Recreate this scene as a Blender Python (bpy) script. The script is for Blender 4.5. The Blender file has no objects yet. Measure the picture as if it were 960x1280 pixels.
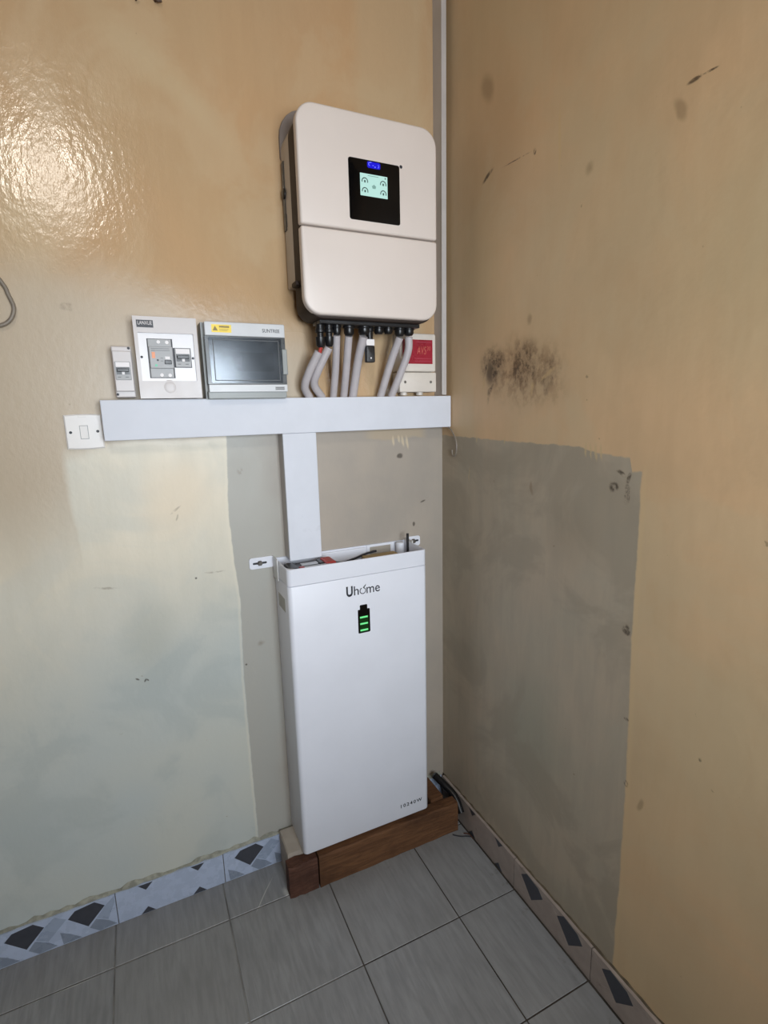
import bpy, bmesh, math, random
from mathutils import Vector, Matrix
random.seed(7)
PI = math.pi
C = bpy.context.scene.collection
SC = bpy.context.scene

# ------------------------------------------------------------------ camera
cam_d = bpy.data.cameras.new('camera'); cam = bpy.data.objects.new('camera', cam_d); C.objects.link(cam)
RT = Vector((0.90335011, -0.42824597, -0.02374813)); UP = Vector((0.10304662, 0.1629545, 0.9812376)); FW = Vector((0.41634118, 0.88884826, -0.19133427))
M = Matrix.Identity(4)
for i in range(3):
    M[i][0] = RT[i]; M[i][1] = UP[i]; M[i][2] = -FW[i]
M[0][3], M[1][3], M[2][3] = -0.93873, -1.52741, 1.47345
cam.matrix_world = M
cam_d.sensor_fit = 'VERTICAL'; cam_d.sensor_height = 36.0; cam_d.lens = 655.22 / 1280 * 36.0
cam_d.clip_start = 0.02
SC.camera = cam
SC.view_settings.view_transform = 'Standard'; SC.view_settings.look = 'None'
SC.view_settings.gamma = 1.0; SC.view_settings.use_curve_mapping = False
SC.view_settings.exposure = -0.04

# ------------------------------------------------------------------ light
def lin(c):
    return tuple((v / 255 / 12.92) if v / 255 <= 0.04045 else ((v / 255 + 0.055) / 1.055) ** 2.4 for v in c)
w = bpy.data.worlds.new('sky'); SC.world = w; w.use_nodes = True
w.node_tree.nodes['Background'].inputs[0].default_value = (0.62, 0.78, 1.0, 1)
w.node_tree.nodes['Background'].inputs[1].default_value = 1.0
WX0, WX1, WZ0, WZ1, WY = -1.04, -0.22, 1.10, 1.90, -2.45        # window in the wall behind the camera
def area(name, loc, target, sx, sy, power, col, shape='RECTANGLE', spread=180):
    l = bpy.data.lights.new(name, 'AREA'); l.shape = shape; l.size = sx; l.size_y = sy
    l.energy = power; l.color = col; l.spread = math.radians(spread)
    o = bpy.data.objects.new(name, l); C.objects.link(o); o.location = loc
    o.rotation_euler = (Vector(target) - Vector(loc)).to_track_quat('-Z', 'Y').to_euler()
    return o
area('window_daylight', ((WX0 + WX1) / 2, WY - 0.10, (WZ0 + WZ1) / 2), ((WX0 + WX1) / 2, 0, (WZ0 + WZ1) / 2),
     WX1 - WX0, WZ1 - WZ0, 28, (0.85, 0.925, 1.0), spread=118)
area('ceiling_lamp_light', (-1.23, -2.30, 2.86), (-0.95, 0, 1.9), 0.13, 0.28, 9.5, (1.0, 0.92, 0.82))

# ------------------------------------------------------------------ material helpers
class NT:
    def __init__(s, name):
        s.m = bpy.data.materials.new(name); s.m.use_nodes = True; s.t = s.m.node_tree; s.t.nodes.clear()
        s.out = s.n('ShaderNodeOutputMaterial'); s.b = s.n('ShaderNodeBsdfPrincipled')
        s.t.links.new(s.b.outputs[0], s.out.inputs[0])
        s.tc = s.n('ShaderNodeTexCoord'); s.co = s.tc.outputs['Object']
    def n(s, k): return s.t.nodes.new(k)
    def l(s, v, sock):
        if isinstance(v, bpy.types.NodeSocket): s.t.links.new(v, sock)
        elif isinstance(v, (tuple, list)) and len(v) == 3 and sock.type == 'RGBA': sock.default_value = (*v, 1)
        else: sock.default_value = v
    def math(s, op, a, b=0.0, c=0.0, clamp=False):
        x = s.n('ShaderNodeMath'); x.operation = op; x.use_clamp = clamp
        s.l(a, x.inputs[0]); s.l(b, x.inputs[1]); s.l(c, x.inputs[2]); return x.outputs[0]
    def mul(s, *a):
        r = a[0]
        for k in a[1:]: r = s.math('MULTIPLY', r, k)
        return r
    def sep(s, v):
        x = s.n('ShaderNodeSeparateXYZ'); s.l(v, x.inputs[0]); return x.outputs
    def scale(s, v, sc):
        x = s.n('ShaderNodeVectorMath'); x.operation = 'MULTIPLY'; s.l(v, x.inputs[0]); x.inputs[1].default_value = sc; return x.outputs[0]
    def noise(s, scale, detail=3, rough=0.55, vec=None, dist=0.0):
        x = s.n('ShaderNodeTexNoise'); s.l(s.co if vec is None else vec, x.inputs['Vector'])
        x.inputs['Scale'].default_value = scale; x.inputs['Detail'].default_value = detail
        x.inputs['Roughness'].default_value = rough; x.inputs['Distortion'].default_value = dist
        return x.outputs[0]
    def sm(s, v, a, b, to0=0.0, to1=1.0):            # smoothstep a -> b
        x = s.n('ShaderNodeMapRange'); x.interpolation_type = 'SMOOTHSTEP'
        s.l(v, x.inputs[0])
        if a <= b:
            x.inputs[1].default_value = a; x.inputs[2].default_value = b; x.inputs[3].default_value = to0; x.inputs[4].default_value = to1
        else:
            x.inputs[1].default_value = b; x.inputs[2].default_value = a; x.inputs[3].default_value = to1; x.inputs[4].default_value = to0
        return x.outputs[0]
    def mix(s, f, a, b, mode='MIX'):
        x = s.n('ShaderNodeMix'); x.data_type = 'RGBA'; x.blend_type = mode
        s.l(f, x.inputs[0]); s.l(a, x.inputs[6]); s.l(b, x.inputs[7]); return x.outputs[2]
    def wobble(s, v, amp, scale, seedvec=(0, 0, 0), detail=3):
        a = s.n('ShaderNodeVectorMath'); a.operation = 'ADD'; s.l(s.co, a.inputs[0]); a.inputs[1].default_value = seedvec
        return s.math('MULTIPLY_ADD', s.math('SUBTRACT', s.noise(scale, detail, vec=a.outputs[0]), 0.5), amp, v)
    def ell(s, A, Z, a, z, ra, rz, rot=0.0, soft=0.5):
        da = s.math('SUBTRACT', A, a); dz = s.math('SUBTRACT', Z, z); c, n = math.cos(rot), math.sin(rot)
        p = s.math('ADD', s.math('MULTIPLY', da, c / ra), s.math('MULTIPLY', dz, n / ra))
        q = s.math('ADD', s.math('MULTIPLY', da, -n / rz), s.math('MULTIPLY', dz, c / rz))
        d = s.math('SQRT', s.math('ADD', s.math('MULTIPLY', p, p), s.math('MULTIPLY', q, q)))
        return s.sm(d, 1.0, 1.0 - soft)
    def seg(s, A, Z, p, q, wd, soft=0.6):
        a = (p[0] + q[0]) / 2; z = (p[1] + q[1]) / 2; L = math.hypot(q[0] - p[0], q[1] - p[1]) / 2 + wd
        return s.ell(A, Z, a, z, L, wd, math.atan2(q[1] - p[1], q[0] - p[0]), soft)
    def maxm(s, *a):
        r = a[0]
        for k in a[1:]: r = s.math('MAXIMUM', r, k)
        return r
    def curve(s, v, v0, v1, pts, lo, hi):            # piecewise curve: v in [v0,v1] -> value in [lo,hi]
        x = s.n('ShaderNodeFloatCurve'); m = x.mapping; cv = m.curves[0]
        pp = [((a - v0) / (v1 - v0), (b - lo) / (hi - lo)) for a, b in sorted(pts)]
        cv.points[0].location = pp[0]; cv.points[1].location = pp[-1]
        for q in pp[1:-1]: cv.points.new(*q)
        for q in cv.points: q.handle_type = 'VECTOR'
        m.update()
        s.l(s.math('DIVIDE', s.math('SUBTRACT', v, v0), v1 - v0), x.inputs['Value'])
        return s.math('MULTIPLY_ADD', x.outputs[0], hi - lo, lo)
    def bump(s, h, strength, dist):
        x = s.n('ShaderNodeBump'); x.inputs['Strength'].default_value = strength; x.inputs['Distance'].default_value = dist
        s.l(h, x.inputs['Height']); s.t.links.new(x.outputs[0], s.b.inputs['Normal']); return x
    def done(s, col, rough, spec=0.5, metal=0.0):
        s.l(col, s.b.inputs['Base Color']); s.l(rough, s.b.inputs['Roughness'])
        s.b.inputs['Specular IOR Level'].default_value = spec; s.b.inputs['Metallic'].default_value = metal
        return s.m

def plain(name, rgb, rough=0.45, var=0.06, scale=18.0, spec=0.5, metal=0.0, bump=0.0, dirt=None):
    t = NT(name); c = lin(rgb)
    f = t.sm(t.noise(scale, 4), 0.3, 0.7)
    col = t.mix(f, tuple(v * (1 - var) for v in c), tuple(min(1, v * (1 + var)) for v in c))
    if dirt:
        d = t.sm(t.noise(dirt[1], 5, 0.65), 0.62, 0.78)
        col = t.mix(t.mul(d, dirt[2]), col, lin(dirt[0]))
    if bump: t.bump(t.noise(scale * 6, 3), bump, 0.001)
    return t.done(col, t.math('MULTIPLY_ADD', f, 0.08, rough - 0.04), spec, metal)

def glow(name, rgb, strength):
    t = NT(name); c = lin(rgb)
    t.b.inputs['Emission Color'].default_value = (*c, 1)
    t.b.inputs['Emission Strength'].default_value = strength
    return t.done(tuple(v * 0.3 for v in c), 0.3)

# ------------------------------------------------------------------ mesh helpers
def obj(name, bm, m, parent=None, smooth=False, loc=None):
    me = bpy.data.meshes.new(name)
    bmesh.ops.recalc_face_normals(bm, faces=bm.faces)
    bm.to_mesh(me); bm.free()
    for k in (m if isinstance(m, (list, tuple)) else [m]): me.materials.append(k)
    if smooth:
        me.shade_smooth() if hasattr(me, 'shade_smooth') else None
        try: me.set_sharp_from_angle(angle=math.radians(38))
        except Exception: pass
    o = bpy.data.objects.new(name, me); C.objects.link(o)
    if parent is not None:
        o.parent = parent
        o.location = -parent.location if parent.parent is None else (0, 0, 0)   # meshes are written in world coordinates
    return o
def thing(name, label, cat, loc, group=None):
    o = bpy.data.objects.new(name, None); C.objects.link(o); o.location = loc
    o.empty_display_size = 0.05
    o['label'] = label; o['category'] = cat
    if group: o['group'] = group
    return o
def tag(o, label, cat, group=None):
    o['label'] = label; o['category'] = cat
    if group: o['group'] = group
    return o
def struct(o, label=None):
    o['kind'] = 'structure'
    if label: o['label'] = label
    return o
def box(bm, x0, x1, y0, y1, z0, z1, bev=0.0, seg=2, mi=0):
    vs = [bm.verts.new((x, y, z)) for x in (x0, x1) for y in (y0, y1) for z in (z0, z1)]
    F = [(0, 1, 3, 2), (4, 6, 7, 5), (0, 4, 5, 1), (2, 3, 7, 6), (0, 2, 6, 4), (1, 5, 7, 3)]
    fs = [bm.faces.new([vs[i] for i in f]) for f in F]
    for f in fs: f.material_index = mi
    if bev:
        es = list({e for f in fs for e in f.edges})
        r = bmesh.ops.bevel(bm, geom=es, offset=bev, segments=seg, profile=0.5, affect='EDGES')
        for f in r['faces']: f.material_index = mi
    return vs
def mbox(*a, **k):
    bm = bmesh.new(); box(bm, *a, **k); return bm
def rrect(x0, x1, z0, z1, r, n=6):
    """rounded rectangle; r = (bl, br, tr, tl) or a number"""
    if not isinstance(r, (tuple, list)): r = (r,) * 4
    P = []
    for (cx, cz, a0, rr, sx, sz) in ((x0, z0, PI, r[0], 1, 1), (x1, z0, 1.5 * PI, r[1], -1, 1), (x1, z1, 0, r[2], -1, -1), (x0, z1, 0.5 * PI, r[3], 1, -1)):
        rr = max(rr, 1e-5); ox, oz = cx + sx * rr, cz + sz * rr
        for k in range(n + 1):
            a = a0 + k * PI / 2 / n; P.append((ox + rr * math.cos(a), oz + rr * math.sin(a)))
    return P
def rings(bm, R, cap0=True, cap1=True, mi=0):
    V = [[bm.verts.new(p) for p in r] for r in R]; n = len(R[0])
    for a, b in zip(V, V[1:]):
        for i in range(n):
            f = bm.faces.new((a[i], a[(i + 1) % n], b[(i + 1) % n], b[i])); f.material_index = mi
    if cap0: bm.faces.new(V[0][::-1]).material_index = mi
    if cap1: bm.faces.new(V[-1]).material_index = mi
def pillow(bm, x0, x1, z0, z1, r, yb, yf, b=0.003, n=6, k=3, mi=0):
    """plate facing -y, rounded outline r, front edge rounded by b; yb back, yf front (yf < yb)"""
    if not isinstance(r, (tuple, list)): r = (r,) * 4
    R = [[(x, yb, z) for x, z in rrect(x0, x1, z0, z1, r, n)]]
    for j in range(k + 1):
        a = j * PI / 2 / k; i = b * (1 - math.cos(a)); y = yf + b - b * math.sin(a)
        R.append([(x, y, z) for x, z in rrect(x0 + i, x1 - i, z0 + i, z1 - i, [max(q - i, 1e-4) for q in r], n)])
    rings(bm, R, mi=mi)
def mpillow(*a, **k):
    bm = bmesh.new(); pillow(bm, *a, **k); return bm
def frame(bm, x0, x1, z0, z1, ix0, ix1, iz0, iz1, yb, yf, b=0.0, mi=0):
    """rectangular frame facing -y with an opening"""
    o = [(x0, z0), (x1, z0), (x1, z1), (x0, z1)]; i = [(ix0, iz0), (ix1, iz0), (ix1, iz1), (ix0, iz1)]
    V = [[bm.verts.new((x, y, z)) for x, z in p] for y in (yb, yf) for p in (o, i)]
    for k in range(4):
        j = (k + 1) % 4
        for q in ((V[2][k], V[2][j], V[3][j], V[3][k]), (V[0][k], V[1][k], V[1][j], V[0][j]), (V[0][k], V[0][j], V[2][j], V[2][k]), (V[1][k], V[3][k], V[3][j], V[1][j])):
            bm.faces.new(q).material_index = mi
def tube(bm, pts, r, n=12, sub=6, cap=True, mi=0):
    """round tube along a smooth path; r may be a list per control point"""
    P = [Vector(p) for p in pts]; rr = r if isinstance(r, (list, tuple)) else [r] * len(P)
    Q = []; RR = []
    for i in range(len(P) - 1):
        p0 = P[i - 1] if i else P[0] * 2 - P[1]; p1, p2 = P[i], P[i + 1]; p3 = P[i + 2] if i + 2 < len(P) else P[-1] * 2 - P[-2]
        for k in range(sub):
            t = k / sub
            Q.append(0.5 * ((2 * p1) + (p2 - p0) * t + (2 * p0 - 5 * p1 + 4 * p2 - p3) * t * t + (3 * p1 - p0 - 3 * p2 + p3) * t ** 3)); RR.append(rr[i] * (1 - t) + rr[i + 1] * t)
    Q.append(P[-1]); RR.append(rr[-1])
    d = (Q[1] - Q[0]).normalized(); u = d.orthogonal().normalized(); R = []
    for i, q in enumerate(Q):
        t = (Q[min(i + 1, len(Q) - 1)] - Q[max(i - 1, 0)]).normalized()
        u = (u - t * u.dot(t)).normalized(); v = t.cross(u)
        R.append([q + (u * math.cos(a) + v * math.sin(a)) * RR[i] for a in (2 * PI * k / n for k in range(n))])
    rings(bm, R, cap, cap, mi)
def mtube(*a, **k):
    bm = bmesh.new(); tube(bm, *a, **k); return bm
def lathe(bm, prof, c, axis='z', n=20, mi=0):
    """revolve (r, h) pairs about an axis through c"""
    R = []
    for r, h in prof:
        ring = []
        for k in range(n):
            a = 2 * PI * k / n; x, y = r * math.cos(a), r * math.sin(a)
            ring.append({'z': (c[0] + x, c[1] + y, c[2] + h), 'y': (c[0] + x, c[1] + h, c[2] + y), 'x': (c[0] + h, c[1] + x, c[2] + y)}[axis])
        R.append(ring)
    rings(bm, R, mi=mi)
def mlathe(*a, **k):
    bm = bmesh.new(); lathe(bm, *a, **k); return bm
def poly(bm, pts, yb, yf, mi=0):
    """flat polygon of (x, z) points facing -y, extruded"""
    rings(bm, [[(x, yb, z) for x, z in pts], [(x, yf, z) for x, z in pts]], mi=mi)
def text(name, body, x, z, y, h, m, parent, width=None, bold=0.0, align='LEFT', shear=0.0, space=1.0, depth=0.0003):
    """lettering on a face that looks towards -y; (x, z) = left baseline, h = capital height"""
    cu = bpy.data.curves.new(name, 'FONT'); cu.body = body; cu.size = 1.0; cu.extrude = 0.0; cu.offset = bold
    cu.shear = shear; cu.space_character = space; cu.resolution_u = 4
    t = bpy.data.objects.new('tmp_text', cu); C.objects.link(t)
    bpy.context.view_layer.update()
    me = bpy.data.meshes.new_from_object(t.evaluated_get(bpy.context.evaluated_depsgraph_get()))
    bpy.data.objects.remove(t); bpy.data.curves.remove(cu)
    xs = [v.co.x for v in me.vertices]; zs = [v.co.y for v in me.vertices]
    sx = sz = h / 0.69
    if width: sx = width / (max(xs) - min(xs))
    x00 = min(xs)
    bm = bmesh.new(); bm.from_mesh(me); bpy.data.meshes.remove(me)
    for v in bm.verts: v.co = Vector((x + (v.co.x - x00) * sx, y, z + v.co.y * sz))
    r = bmesh.ops.extrude_face_region(bm, geom=bm.faces[:])
    for v in [g for g in r['geom'] if isinstance(g, bmesh.types.BMVert)]: v.co.y += depth * 1.2
    for v in bm.verts: v.co.y -= depth
    return obj(name, bm, m, parent)

# ------------------------------------------------------------------ wall materials
def wall_back_mat():
    t = NT('painted_plaster_back'); X, Y, Z = t.sep(t.co)
    Xw = t.wobble(X, 0.22, 2.6, (3, 1, 7)); Zw = t.wobble(Z, 0.22, 2.6, (9, 4, 2))
    Xe = t.wobble(X, 0.022, 9, (1, 5, 3)); Ze = t.wobble(Z, 0.03, 14, (5, 2, 8), 4)
    big = t.sm(t.noise(1.7, 2), 0.35, 0.65); mid = t.sm(t.noise(5.5, 4, vec=t.scale(t.co, (1, 1, 0.7))), 0.3, 0.72)
    col = t.mix(big, lin((194, 158, 118)), lin((188, 159, 122)))
    col = t.mix(t.mul(mid, 0.35), col, lin((186, 158, 124)))
    streak = t.sm(t.noise(6, 4, 0.6, vec=t.scale(t.co, (5.0, 1, 0.8)), dist=0.4), 0.3, 0.7)
    blot = t.sm(t.noise(3.1, 5, 0.6, dist=0.8), 0.46, 0.60)
    col = t.mix(t.mul(streak, 0.22), col, lin((178, 146, 110)))
    col = t.mix(t.mul(blot, 0.38), col, lin((196, 172, 138)))
    # smeared repaint sweeping down towards the inverter
    sw = t.maxm(t.seg(Xw, Zw, (-0.98, 2.45), (-0.62, 2.08), 0.06, 0.9), t.ell(Xw, Zw, -1.15, 1.95, 0.10, 0.35, 0.3, 0.9))
    col = t.mix(t.mul(sw, 0.45), col, lin((196, 176, 142)))
    # grey sheen of the window, painted into the wall above the trunking
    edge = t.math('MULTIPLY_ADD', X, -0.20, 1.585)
    sheen = t.mul(t.sm(t.math('SUBTRACT', Zw, edge), 0.10, -0.09), t.sm(Xe, -0.43, -0.47))
    col = t.mix(t.mul(sheen, 0.75), col, lin((180, 168, 148)))
    # lower paint: cream that turns grey-green lower down
    low = t.maxm(t.mul(t.sm(Zw, 1.42, 1.36), t.sm(Xe, -1.115, -1.09)), t.sm(Zw, 1.38, 1.02))
    cream = t.mix(mid, lin((219, 210, 190)), lin((210, 204, 187)))
    cream = t.mix(t.mul(blot, 0.45), cream, lin((198, 197, 186))); cream = t.mix(t.mul(streak, 0.15), cream, lin((190, 182, 160)))
    cream = t.mix(t.mul(t.ell(Xw, Zw, -0.84, 1.24, 0.16, 0.16, 0, 0.8), 0.6), cream, lin((226, 207, 178)))  # peach window highlight painted into the cream
    gg = t.sm(t.math('MULTIPLY_ADD', X, -0.25, Zw), 1.36, 0.95)
    gcol = t.mix(big, lin((193, 194, 184)), lin((182, 189, 187)))
    cream = t.mix(gg, cream, gcol)
    cream = t.mix(t.mul(t.ell(Xw, Zw, -0.95, 0.85, 0.10, 0.16, 0.2, 0.9), 0.35), cream, lin((160, 163, 152)))
    cream = t.mix(t.mul(gg, t.sm(t.noise(4.2, 5, 0.6, dist=0.6), 0.48, 0.62), 0.4), cream, lin((166, 174, 171)))
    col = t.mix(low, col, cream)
    # bare grey panel behind the battery
    ex = t.curve(Z, 0.0, 1.5, [(0, -0.706), (0.13, -0.706), (0.45, -0.709), (0.67, -0.711), (0.93, -0.703), (1.05, -0.712), (1.2, -0.717), (1.4, -0.706), (1.5, -0.706)], -0.8, -0.6)
    dx = t.math('SUBTRACT', t.wobble(X, 0.006, 30), ex)
    panel = t.mul(t.sm(dx, -0.001, 0.003), t.sm(Ze, 1.445, 1.435))
    pcol = t.mix(mid, lin((168, 157, 144)), lin((156, 148, 138)))
    pcol = t.mix(t.sm(Xw, -0.52, -0.66), pcol, lin((168, 166, 158)))
    ridge = t.mul(t.sm(dx, -0.010, -0.004), t.sm(dx, 0.001, -0.002), t.sm(Z, 1.43, 1.40))
    col = t.mix(t.mul(ridge, 0.32), col, lin((222, 214, 194)))
    col = t.mix(panel, col, pcol)
    # beige drips under the trunking
    dr = t.mul(t.sm(Ze, 1.376, 1.386), t.sm(X, -0.30, -0.25), t.sm(X, -0.05, -0.09))
    col = t.mix(t.mul(dr, 0.5), col, lin((190, 168, 135)))
    drips = t.maxm(*[t.seg(Xe, Z, (a, 1.39), (a + 0.004, b), 0.006) for a, b in ((-0.185, 1.36), (-0.165, 1.37), (-0.152, 1.355), (-0.136, 1.345))])
    col = t.mix(t.mul(drips, 0.75), col, lin((205, 188, 158)))
    # chips, nail holes, scuffs
    hole = t.maxm(t.ell(Xe, Ze, -0.160, 1.328, 0.014, 0.012, 0, 0.5), t.ell(Xe, Z, -0.112, 1.092, 0.006, 0.010), t.seg(X, Z, (-0.086, 1.164), (-0.068, 1.170), 0.004),
                  t.seg(X, Z, (-1.003, 0.750), (-0.996, 0.745), 0.0035), t.seg(X, Z, (-0.982, 0.736), (-0.978, 0.743), 0.0035), t.seg(X, Z, (-0.976, 0.742), (-0.972, 0.737), 0.003),
                  t.ell(X, Z, -0.70, 0.72, 0.004, 0.004), t.ell(X, Z, -0.82, 1.015, 0.004, 0.004))
    col = t.mix(t.mul(hole, 0.8), col, lin((70, 62, 54)))
    scuff = t.maxm(t.ell(Xe, Ze, -1.05, 1.737, 0.018, 0.014, 0, 0.5), t.seg(Xe, Z, (-0.87, 1.205), (-0.845, 1.228), 0.004), t.seg(Xe, Z, (-0.858, 1.185), (-0.853, 1.205), 0.003),
                   t.seg(Xe, Ze, (-1.08, 1.03), (-1.01, 1.02), 0.004), t.seg(Xe, Ze, (-0.80, 1.03), (-0.74, 1.02), 0.003), t.ell(Xe, Ze, -0.675, 1.31, 0.012, 0.016, 0, 0.9), t.ell(Xe, Ze, -0.65, 0.78, 0.016, 0.014, 0, 0.9))
    col = t.mix(t.mul(scuff, 0.45, t.sm(t.noise(70, 3), 0.35, 0.6)), col, lin((120, 105, 85)))
    speck = t.mul(t.sm(t.noise(46, 2), 0.745, 0.79), 0.5)
    col = t.mix(speck, col, lin((140, 124, 100)))
    # gloss enamel with brush ripple
    rip = t.math('ADD', t.noise(55, 3, 0.6, vec=t.scale(t.co, (1.2, 1, 0.8))), t.math('MULTIPLY', t.noise(9, 2), 0.8))
    bp = t.bump(rip, 0.21, 0.005); t.l(t.math('MULTIPLY_ADD', t.maxm(sheen, low), -0.115, 0.21), bp.inputs['Strength'])
    rough = t.math('MULTIPLY_ADD', t.maxm(low, panel, t.mul(sheen, 0.75)), 0.30, 0.155)
    rough = t.math('MULTIPLY_ADD', blot, 0.05, rough)
    return t.done(col, rough, 0.5)

def wall_right_mat():
    t = NT('painted_plaster_right'); X, Y, Z = t.sep(t.co)
    Yw = t.wobble(Y, 0.2, 2.6, (3, 1, 7)); Zw = t.wobble(Z, 0.2, 2.6, (9, 4, 2))
    Ye = t.wobble(Y, 0.03, 14, (1, 5, 3), 4); Ze = t.wobble(Z, 0.03, 14, (5, 2, 8), 4)
    big = t.sm(t.noise(1.9, 2), 0.35, 0.65); mid = t.sm(t.noise(5.0, 4), 0.3, 0.72)
    col = t.mix(big, lin((214, 179, 138)), lin((204, 178, 140)))
    col = t.mix(t.mul(mid, 0.35), col, lin((180, 158, 124)))
    col = t.mix(t.mul(t.ell(Yw, Zw, -0.30, 2.15, 0.20, 0.35, 0, 0.9), 0.5), col, lin((180, 144, 106)))
    col = t.mix(t.mul(t.ell(Yw, Zw, -0.95, 1.75, 0.25, 0.35, 0, 0.9), 0.4), col, lin((186, 172, 136)))
    streak = t.sm(t.noise(6, 4, 0.6, vec=t.scale(t.co, (1, 5.0, 0.8)), dist=0.4), 0.3, 0.7)
    blot = t.sm(t.noise(3.4, 5, 0.6, dist=0.8), 0.46, 0.60)
    col = t.mix(t.mul(streak, 0.20), col, lin((192, 158, 119)))
    col = t.mix(t.mul(blot, 0.40), col, lin((200, 178, 142)))
    # grey unpainted patch low in the corner
    top = t.curve(Y, -1.0, 0.0, [(-1.0, 1.33), (-0.784, 1.335), (-0.756, 1.334), (-0.752, 1.362), (-0.70, 1.366), (-0.655, 1.367), (-0.61, 1.379), (-0.36, 1.380), (-0.03, 1.385), (0.0, 1.385)], 1.2, 1.5)
    side = t.curve(Z, 0.0, 1.5, [(0, -0.797), (0.17, -0.798), (0.36, -0.800), (0.62, -0.798), (0.78, -0.792), (0.97, -0.786), (1.17, -0.7845), (1.335, -0.782), (1.5, -0.782)], -0.9, -0.7)
    sx = t.math('SUBTRACT', t.wobble(Y, 0.008, 26), side); sz = t.math('SUBTRACT', t.wobble(Z, 0.012, 30), top)
    patch = t.mul(t.sm(sx, -0.001, 0.004), t.sm(sz, 0.002, -0.003))
    pc = t.mix(mid, lin((178, 162, 141)), lin((170, 159, 140)))
    pc = t.mix(t.mul(t.ell(Yw, Zw, -0.45, 0.55, 0.22, 0.30, 0, 0.9), 0.6), pc, lin((146, 146, 128)))
    pc = t.mix(t.mul(t.ell(Yw, Zw, -0.60, 1.15, 0.12, 0.14, 0, 0.9), 0.4), pc, lin((150, 134, 112)))
    pc = t.mix(t.mul(blot, 0.45), pc, lin((144, 134, 116))); pc = t.mix(t.mul(streak, 0.3), pc, lin((150, 142, 126)))
    ridge = t.mul(t.sm(sx, -0.016, -0.006), t.sm(sx, 0.0, -0.003), t.sm(sz, 0.02, 0.0))
    col = t.mix(t.mul(ridge, 0.35), col, lin((208, 182, 138)))
    col = t.mix(patch, col, pc)
    # brushed fade and drips on the patch rim
    dr = t.maxm(*[t.seg(Ye, Z, (a, 1.39), (a, b), 0.004) for a, b in ((-0.63, 1.355), (-0.645, 1.35), (-0.66, 1.347), (-0.672, 1.35), (-0.20, 1.37), (-0.33, 1.372))])
    col = t.mix(t.mul(dr, 0.7), col, lin((196, 172, 130)))
    # black mould
    n1 = t.sm(t.noise(34, 5, 0.7, vec=t.scale(t.co, (1, 1, 0.75))), 0.42, 0.60); n2 = t.sm(t.noise(80, 4, 0.7), 0.35, 0.6)
    halo = t.ell(t.wobble(Y, 0.10, 9), t.wobble(Z, 0.08, 9, (4, 4, 4)), -0.40, 1.56, 0.21, 0.115, 0.12, 0.8)
    c1 = t.ell(Ye, Ze, -0.275, 1.590, 0.075, 0.066, 0, 0.7); c2 = t.ell(Ye, Ze, -0.405, 1.580, 0.085, 0.080, 0, 0.8); c3 = t.ell(Ye, Ze, -0.50, 1.555, 0.04, 0.06, 0.3, 0.9)
    c4 = t.seg(Ye, Ze, (-0.275, 1.57), (-0.253, 1.485), 0.012, 0.8); c5 = t.seg(Ye, Ze, (-0.49, 1.58), (-0.49, 1.49), 0.012, 0.8); c0 = t.ell(Ye, Ze, -0.262, 1.575, 0.026, 0.055, 0.1, 0.8)
    col = t.mix(t.mul(halo, 0.62, t.math('MULTIPLY_ADD', n1, 0.7, 0.3)), col, lin((112, 78, 44)))
    core = t.maxm(t.mul(t.maxm(c1, t.mul(c2, 0.9), t.mul(c3, 0.7), t.mul(c4, 0.85), t.mul(c5, 0.7)), t.math('MULTIPLY_ADD', n1, 0.55, 0.45), t.math('MULTIPLY_ADD', n2, 0.6, 0.4)), t.mul(c0, 0.85))
    col = t.mix(t.mul(core, 0.92), col, lin((38, 23, 10)))
    pale = t.mul(t.maxm(t.seg(Ye, Ze, (-0.47, 1.53), (-0.52, 1.57), 0.006), t.seg(Ye, Ze, (-0.44, 1.50), (-0.44, 1.53), 0.008), t.seg(Ye, Ze, (-0.23, 1.52), (-0.235, 1.56), 0.006)), 0.6)
    col = t.mix(pale, col, lin((196, 166, 120)))
    # gouges and smears
    gouge = t.maxm(t.seg(Ye, Z, (-0.215, 2.077), (-0.262, 2.098), 0.007), t.seg(Y, Z, (-0.818, 2.020), (-0.845, 2.021), 0.005), t.seg(Ye, Z, (-0.845, 2.021), (-0.876, 2.019), 0.0025),
                   t.ell(Y, Z, -0.425, 2.073, 0.006, 0.010), t.seg(Ye, Z, (-0.30, 2.085), (-0.42, 2.077), 0.002),
                   t.ell(Ye, Ze, -0.712, 1.296, 0.016, 0.013), t.ell(Ye, Ze, -0.752, 1.285, 0.010, 0.026), t.seg(Ye, Ze, (-0.72, 1.333), (-0.745, 1.322), 0.007), t.seg(Ye, Ze, (-0.755, 1.33), (-0.753, 1.31), 0.006),
                   t.ell(Ye, Ze, -0.77, 0.985, 0.012, 0.012), t.ell(Ye, Z, -0.798, 0.618, 0.008, 0.010), t.ell(Y, Z, -0.786, 0.775, 0.008, 0.005), t.ell(Y, Z, -0.958, 0.785, 0.004, 0.006))
    col = t.mix(t.mul(gouge, 0.85, t.sm(t.noise(45, 4, 0.75, dist=1.0), 0.36, 0.56)), col, lin((66, 52, 38)))
    smear = t.maxm(t.ell(Ye, Z, -0.232, 2.30, 0.030, 0.055, -0.5, 0.7), t.ell(Ye, Z, -0.808, 1.985, 0.014, 0.030, -0.5, 0.6), t.ell(Ye, Z, -0.836, 0.592, 0.010, 0.024, 0.4, 0.6), t.ell(Y, Ze, -0.60, 1.97, 0.016, 0.018, 0, 0.9), t.seg(Ye, Z, (-0.445, 1.275), (-0.455, 1.245), 0.008), t.ell(Ye, Ze, -0.42, 1.69, 0.012, 0.02, 0, 0.8))
    col = t.mix(t.mul(smear, 0.42), col, lin((118, 94, 64)))
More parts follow.
